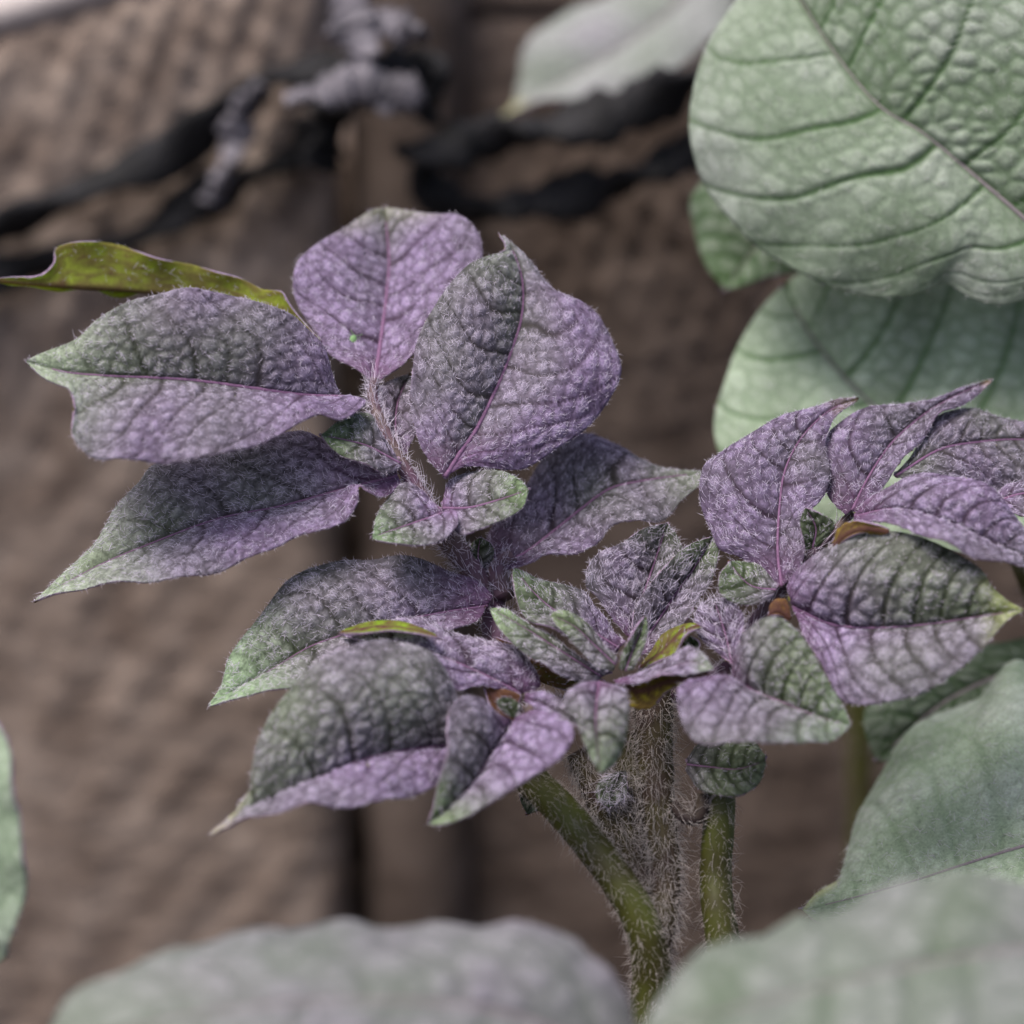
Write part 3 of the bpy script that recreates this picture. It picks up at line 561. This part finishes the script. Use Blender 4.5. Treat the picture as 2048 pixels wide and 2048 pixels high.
# --- right compound leaf
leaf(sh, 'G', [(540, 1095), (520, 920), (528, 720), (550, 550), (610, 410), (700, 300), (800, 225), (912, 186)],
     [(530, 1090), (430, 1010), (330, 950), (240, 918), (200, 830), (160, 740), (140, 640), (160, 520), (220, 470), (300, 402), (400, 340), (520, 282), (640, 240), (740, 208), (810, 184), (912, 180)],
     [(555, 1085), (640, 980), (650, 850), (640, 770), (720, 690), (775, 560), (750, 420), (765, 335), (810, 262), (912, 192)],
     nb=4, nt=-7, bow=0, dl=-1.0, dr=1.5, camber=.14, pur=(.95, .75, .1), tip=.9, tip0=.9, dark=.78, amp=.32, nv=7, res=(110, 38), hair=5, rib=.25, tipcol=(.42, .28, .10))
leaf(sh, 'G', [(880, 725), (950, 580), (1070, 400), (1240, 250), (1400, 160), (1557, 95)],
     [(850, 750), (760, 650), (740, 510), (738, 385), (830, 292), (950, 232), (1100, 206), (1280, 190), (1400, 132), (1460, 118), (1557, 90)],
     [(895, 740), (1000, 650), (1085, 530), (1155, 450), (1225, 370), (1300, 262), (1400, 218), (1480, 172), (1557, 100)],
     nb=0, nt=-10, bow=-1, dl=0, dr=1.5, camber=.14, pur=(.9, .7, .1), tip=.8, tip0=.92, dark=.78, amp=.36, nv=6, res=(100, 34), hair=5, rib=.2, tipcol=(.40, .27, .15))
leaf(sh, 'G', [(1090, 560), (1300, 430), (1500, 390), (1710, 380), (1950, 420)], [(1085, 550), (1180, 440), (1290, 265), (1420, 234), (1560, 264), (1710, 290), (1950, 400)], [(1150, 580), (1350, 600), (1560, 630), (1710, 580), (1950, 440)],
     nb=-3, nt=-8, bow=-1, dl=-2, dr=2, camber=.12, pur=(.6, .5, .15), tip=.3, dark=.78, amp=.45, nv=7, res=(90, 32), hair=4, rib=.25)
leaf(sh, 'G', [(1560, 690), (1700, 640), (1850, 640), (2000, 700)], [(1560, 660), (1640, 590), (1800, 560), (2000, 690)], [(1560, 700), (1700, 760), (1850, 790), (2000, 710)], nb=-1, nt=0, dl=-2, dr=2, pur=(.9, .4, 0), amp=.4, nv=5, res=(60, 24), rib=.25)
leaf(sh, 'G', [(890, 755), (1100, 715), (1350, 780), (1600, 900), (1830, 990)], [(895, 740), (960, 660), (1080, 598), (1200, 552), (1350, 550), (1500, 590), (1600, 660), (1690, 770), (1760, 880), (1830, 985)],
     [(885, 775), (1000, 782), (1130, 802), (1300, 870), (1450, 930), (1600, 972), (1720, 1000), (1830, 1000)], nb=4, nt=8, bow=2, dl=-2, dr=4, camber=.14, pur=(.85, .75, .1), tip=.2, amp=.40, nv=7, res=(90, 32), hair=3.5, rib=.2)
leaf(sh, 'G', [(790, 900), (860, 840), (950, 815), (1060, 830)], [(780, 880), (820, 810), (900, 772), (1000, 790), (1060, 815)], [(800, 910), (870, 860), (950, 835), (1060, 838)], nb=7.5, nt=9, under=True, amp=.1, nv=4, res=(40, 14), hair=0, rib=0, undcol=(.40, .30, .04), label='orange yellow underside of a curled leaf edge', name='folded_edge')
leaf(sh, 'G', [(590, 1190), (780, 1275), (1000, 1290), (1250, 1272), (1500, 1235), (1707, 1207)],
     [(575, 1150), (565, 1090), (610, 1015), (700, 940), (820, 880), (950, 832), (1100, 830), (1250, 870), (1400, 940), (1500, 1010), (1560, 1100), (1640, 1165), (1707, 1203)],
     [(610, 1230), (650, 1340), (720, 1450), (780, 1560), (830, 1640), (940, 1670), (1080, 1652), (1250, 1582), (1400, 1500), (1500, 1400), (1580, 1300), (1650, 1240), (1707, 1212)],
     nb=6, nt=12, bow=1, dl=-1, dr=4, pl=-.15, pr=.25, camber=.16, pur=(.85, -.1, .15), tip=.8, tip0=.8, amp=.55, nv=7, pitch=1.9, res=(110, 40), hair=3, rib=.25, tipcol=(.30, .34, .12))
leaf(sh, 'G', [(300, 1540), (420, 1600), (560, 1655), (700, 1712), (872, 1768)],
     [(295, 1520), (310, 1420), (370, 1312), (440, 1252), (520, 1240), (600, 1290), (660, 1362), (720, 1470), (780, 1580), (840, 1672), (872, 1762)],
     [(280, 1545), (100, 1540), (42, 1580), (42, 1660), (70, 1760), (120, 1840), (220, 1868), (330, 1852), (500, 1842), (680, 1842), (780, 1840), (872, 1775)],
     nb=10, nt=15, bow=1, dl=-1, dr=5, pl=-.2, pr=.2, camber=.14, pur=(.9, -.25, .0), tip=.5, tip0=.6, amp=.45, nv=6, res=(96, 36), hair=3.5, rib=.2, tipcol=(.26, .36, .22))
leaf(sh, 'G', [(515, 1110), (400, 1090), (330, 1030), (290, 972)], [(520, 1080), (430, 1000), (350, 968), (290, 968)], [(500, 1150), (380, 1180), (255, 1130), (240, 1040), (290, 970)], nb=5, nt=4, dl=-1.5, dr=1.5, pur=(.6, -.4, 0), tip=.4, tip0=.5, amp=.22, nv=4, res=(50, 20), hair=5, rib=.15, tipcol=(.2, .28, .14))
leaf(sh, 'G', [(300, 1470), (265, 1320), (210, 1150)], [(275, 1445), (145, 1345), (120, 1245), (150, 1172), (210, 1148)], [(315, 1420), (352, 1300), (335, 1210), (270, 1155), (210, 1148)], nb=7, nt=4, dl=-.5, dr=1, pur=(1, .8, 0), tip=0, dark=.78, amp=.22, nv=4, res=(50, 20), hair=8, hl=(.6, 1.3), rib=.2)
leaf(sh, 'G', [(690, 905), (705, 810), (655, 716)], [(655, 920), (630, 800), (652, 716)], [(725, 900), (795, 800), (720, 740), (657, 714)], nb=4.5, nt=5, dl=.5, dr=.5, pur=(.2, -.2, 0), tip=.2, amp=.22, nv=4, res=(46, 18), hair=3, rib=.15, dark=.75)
leaf(sh, 'G', [(580, 1250), (520, 1210), (470, 1235)], [(590, 1240), (560, 1160), (500, 1170), (470, 1230)], [(570, 1260), (530, 1240), (470, 1240)], nb=7.5, nt=8, under=True, amp=.08, nv=3, res=(30, 12), hair=0, rib=0, undcol=(.30, .16, .04), label='small brown orange underside beside the rachis', name='folded_edge')
leaf(sh, 'J', [(190, 590), (320, 600), (450, 610), (595, 570)], [(190, 560), (260, 480), (400, 440), (520, 460), (598, 545)], [(185, 630), (255, 715), (380, 757), (470, 757), (560, 690), (600, 590)], nb=5, nt=7, dl=-2.5, dr=2, camber=.14, pur=(.5, -.5, 0), tip=.2, tip0=.6, amp=.4, nv=5, res=(60, 24), hair=2, rib=.15, dark=.8, label='small dark green leaflet hanging below the front right leaf')
leaf(sh, 'H', [(420, 580), (350, 620), (310, 680)], [(400, 560), (290, 480), (270, 580), (310, 682)], [(440, 600), (410, 650), (310, 684)], nb=-1, nt=-2, pur=(0, -.2, 0), tip=.6, tip0=.2, amp=.12, nv=3, res=(36, 14), rib=0, tipcol=(.14, .20, .15), hair=2)
leaf(sh, 'H', [(880, 420), (830, 520), (790, 640)], [(860, 420), (740, 480), (720, 580), (790, 642)], [(900, 420), (900, 560), (850, 620), (790, 642)], nb=3, nt=4, pur=(.4, 0, 0), tip=.2, amp=.15, nv=3, res=(36, 14), rib=0, hair=9, hl=(.8, 1.6), dark=.8)

# ------------------------------------------------------------------ the other potato leaves
GRP = 'mature potato leaves around the shoot'
def big_leaf(label, fr, mid, left, right, foot, pt=1.6, **kw):
    """a mature leaf: blade, and a petiole from its base down into the soil at foot (dx, dy from the blade's base)"""
    k = dict(big=True, hair=.5, hl=(.5, 1.0), hr=.022, pur=(.0, .0, .12), tip=.3, amp=.45, pitch=1.9, nv=8, rib=.5, res=(150, 60), name='blade', thick=.45, undcol=(.26, .33, .17))
    k.update(kw)
    b = at(fr, float(mid[0][0]), float(mid[0][1]), float(k.get('nb', 0)))
    root = thing('potato_leaf', label, 'leaf', (b[0] + foot[0], b[1] + foot[1], 0), GRP)
    leaf(root, fr, mid, left, right, **k)
    m1 = b * .75 + np.array([b[0] + foot[0], b[1] + foot[1], 0]) * .25; m1[2] = b[2] - .012
    m2 = np.array([b[0] + foot[0] * .95, b[1] + foot[1] * .95, b[2] * .45])
    stem(root, [b, m1, m2, np.array([b[0] + foot[0], b[1] + foot[1], -.004])], [pt * .8, pt, pt * 1.2], M_STEM, name='petiole', hair=.5, m=50)
    return root

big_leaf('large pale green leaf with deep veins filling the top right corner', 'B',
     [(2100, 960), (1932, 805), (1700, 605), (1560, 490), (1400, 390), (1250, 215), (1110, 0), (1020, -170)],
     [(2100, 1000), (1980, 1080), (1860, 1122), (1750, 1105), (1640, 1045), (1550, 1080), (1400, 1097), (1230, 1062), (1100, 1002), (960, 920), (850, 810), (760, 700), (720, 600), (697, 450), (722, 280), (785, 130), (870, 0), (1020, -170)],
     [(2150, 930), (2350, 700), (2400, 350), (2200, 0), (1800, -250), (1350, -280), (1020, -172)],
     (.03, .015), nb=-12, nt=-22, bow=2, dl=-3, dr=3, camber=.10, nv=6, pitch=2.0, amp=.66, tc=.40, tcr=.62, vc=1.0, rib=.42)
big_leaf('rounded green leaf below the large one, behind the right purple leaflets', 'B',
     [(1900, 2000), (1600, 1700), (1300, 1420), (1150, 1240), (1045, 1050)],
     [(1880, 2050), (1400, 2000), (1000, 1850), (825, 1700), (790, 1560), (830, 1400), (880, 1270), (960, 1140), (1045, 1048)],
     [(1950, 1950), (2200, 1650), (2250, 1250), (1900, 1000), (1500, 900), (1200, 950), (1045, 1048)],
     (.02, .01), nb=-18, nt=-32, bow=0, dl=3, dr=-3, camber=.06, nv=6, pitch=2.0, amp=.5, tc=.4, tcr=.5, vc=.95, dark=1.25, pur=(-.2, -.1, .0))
big_leaf('small bright green leaf tip under the edge of the large corner leaf', 'B',
     [(1100, 720), (980, 860), (830, 1068)], [(1050, 600), (800, 640), (705, 730), (715, 850), (760, 980), (828, 1066)], [(1150, 800), (1180, 940), (1080, 1000), (960, 1032), (832, 1068)],
     (.02, .01), nb=-36, nt=-34, dl=-2, dr=2, nv=6, pitch=2.6, amp=.3, pur=(-.6, -.6, 0), tip=.5, tip0=.6, tipcol=(.13, .26, .07), dark=.75, res=(70, 26), rib=.3)
big_leaf('strongly blurred grey green leaf with a yellowish tip above the strap', 'B',
     [(860, -180), (600, 60), (400, 200), (200, 310), (0, 432)], [(840, -200), (600, -90), (450, -40), (280, 30), (140, 110), (80, 200), (65, 300), (50, 385), (0, 430)], [(880, -150), (850, 60), (740, 180), (620, 268), (500, 338), (370, 390), (250, 362), (100, 385), (0, 434)],
     (.02, .01), nb=-64, nt=-70, dl=-4, dr=4, nv=7, amp=.35, vc=.25, pur=(.5, .5, 0), tip=.9, tip0=.86, tipcol=(.42, .42, .22), res=(80, 30))
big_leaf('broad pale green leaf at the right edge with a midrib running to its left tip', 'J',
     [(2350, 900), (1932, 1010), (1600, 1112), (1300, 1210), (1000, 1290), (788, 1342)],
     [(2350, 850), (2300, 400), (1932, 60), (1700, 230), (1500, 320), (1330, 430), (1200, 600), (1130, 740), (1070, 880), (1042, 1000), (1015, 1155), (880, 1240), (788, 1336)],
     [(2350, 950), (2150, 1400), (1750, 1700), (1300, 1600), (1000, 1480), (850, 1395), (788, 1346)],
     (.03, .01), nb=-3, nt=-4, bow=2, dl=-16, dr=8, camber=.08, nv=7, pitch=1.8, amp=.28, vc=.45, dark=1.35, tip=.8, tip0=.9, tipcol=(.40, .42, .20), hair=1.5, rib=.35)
big_leaf('dark green leaf half hidden between the right purple leaflet and the pale leaf', 'J',
     [(2200, -20), (1800, 130), (1500, 280), (1170, 575)], [(2150, -100), (1700, -20), (1300, 130), (1115, 300), (1110, 430), (1170, 570)], [(2200, 60), (2000, 330), (1700, 480), (1400, 560), (1180, 578)],
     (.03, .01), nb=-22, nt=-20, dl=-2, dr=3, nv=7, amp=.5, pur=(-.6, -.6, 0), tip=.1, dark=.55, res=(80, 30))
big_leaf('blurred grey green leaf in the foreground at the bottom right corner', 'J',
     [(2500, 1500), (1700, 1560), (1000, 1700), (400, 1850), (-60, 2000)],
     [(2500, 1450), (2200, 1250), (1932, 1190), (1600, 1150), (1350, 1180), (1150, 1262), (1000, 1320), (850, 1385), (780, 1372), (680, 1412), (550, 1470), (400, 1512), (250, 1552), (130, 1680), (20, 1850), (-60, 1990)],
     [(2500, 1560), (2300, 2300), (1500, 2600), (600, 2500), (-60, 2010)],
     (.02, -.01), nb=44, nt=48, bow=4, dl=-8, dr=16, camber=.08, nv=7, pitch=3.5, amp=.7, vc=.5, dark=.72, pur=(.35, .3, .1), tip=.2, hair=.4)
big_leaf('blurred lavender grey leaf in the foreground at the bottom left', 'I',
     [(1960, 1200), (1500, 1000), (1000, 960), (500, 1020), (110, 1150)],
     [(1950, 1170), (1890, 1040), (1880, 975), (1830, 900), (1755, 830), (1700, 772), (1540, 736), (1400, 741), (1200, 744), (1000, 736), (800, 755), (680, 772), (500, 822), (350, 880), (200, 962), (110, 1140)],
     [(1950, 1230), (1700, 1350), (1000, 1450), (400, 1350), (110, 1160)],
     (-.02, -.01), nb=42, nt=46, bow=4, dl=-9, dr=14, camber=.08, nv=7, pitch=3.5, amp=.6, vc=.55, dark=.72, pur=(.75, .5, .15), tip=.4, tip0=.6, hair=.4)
big_leaf('pale green leaf edge just entering the frame at the left', 'I',
     [(-200, 1000), (-180, 700), (-130, 400), (-40, 110)], [(-230, 1000), (-420, 700), (-330, 350), (-40, 105)], [(-170, 960), (0, 850), (32, 795), (60, 700), (76, 570), (46, 420), (30, 250), (0, 160), (-40, 110)],
     (-.01, .02), nb=18, nt=22, dl=-6, dr=5, nv=6, amp=.5, vc=.5, dark=1.25, pur=(-.1, -.1, 0), res=(80, 30))

# ------------------------------------------------------------------ the aphid on the top leaflet
def aphid():
    p = at('D', 327., 675., -6.6); root_o = p
    n, m = 20, 14; t = np.linspace(0, math.pi, n); th = np.linspace(0, 2 * math.pi, m, endpoint=False)
    prof = np.sin(t) ** .8 * (1 + .25 * np.cos(t)) * .42
    ax = UP * .8 + RIGHT * .35; ax = ax / np.linalg.norm(ax); sd = np.cross(ax, -FWD); sd /= np.linalg.norm(sd); up = np.cross(sd, ax)
    V = [(-np.cos(t[:, None]) * .55)[..., None] * ax + (prof[:, None] * np.cos(th))[..., None] * sd + (prof[:, None] * .8 * np.sin(th))[..., None] * up]
    V = V[0].reshape(-1, 3) * MM
    idx = np.arange(n * m).reshape(n, m); nx = np.roll(idx, -1, 1)
    F = [np.stack([idx[:-1], nx[:-1], nx[1:], idx[1:]], -1).reshape(-1, 4)]
    # legs and feelers in the same body mesh
    for s_ in (-1, 1):
        for k, (a, b) in enumerate([(.25, .5), (.0, .1), (-.2, -.45), (.5, .95)]):
            c = np.array([ax * a, ax * (a + b) * .5 + sd * s_ * .45, ax * b + sd * s_ * .62 - up * .3]) * MM
            c = spline(c, 8); T = nrm(np.gradient(c, axis=0)); e1 = nrm(np.cross(T, ax + .01)); e2 = np.cross(T, e1)
            ring = np.stack([c + .03 * MM * (e1 * math.cos(q) + e2 * math.sin(q)) for q in (0, 2.1, 4.2)], 1).reshape(-1, 3)
            i2 = np.arange(24).reshape(8, 3) + len(V); n2 = np.roll(i2, -1, 1)
            F.append(np.stack([i2[:-1], n2[:-1], n2[1:], i2[1:]], -1).reshape(-1, 4)); V = np.concatenate([V, ring])
    mt = leaf_material('aphid_skin', color=(.22, .38, .17), transl=.2, sheen=0, speck=.1)
    o = link('aphid', fast_mesh('aphid', V, F, [mt])); o.location = root_o
    o['label'] = 'tiny light green aphid sitting on the pale lilac top leaflet'; o['category'] = 'aphid'
aphid()
for o in SC.objects:
    if '_at' in o: del o['_at']
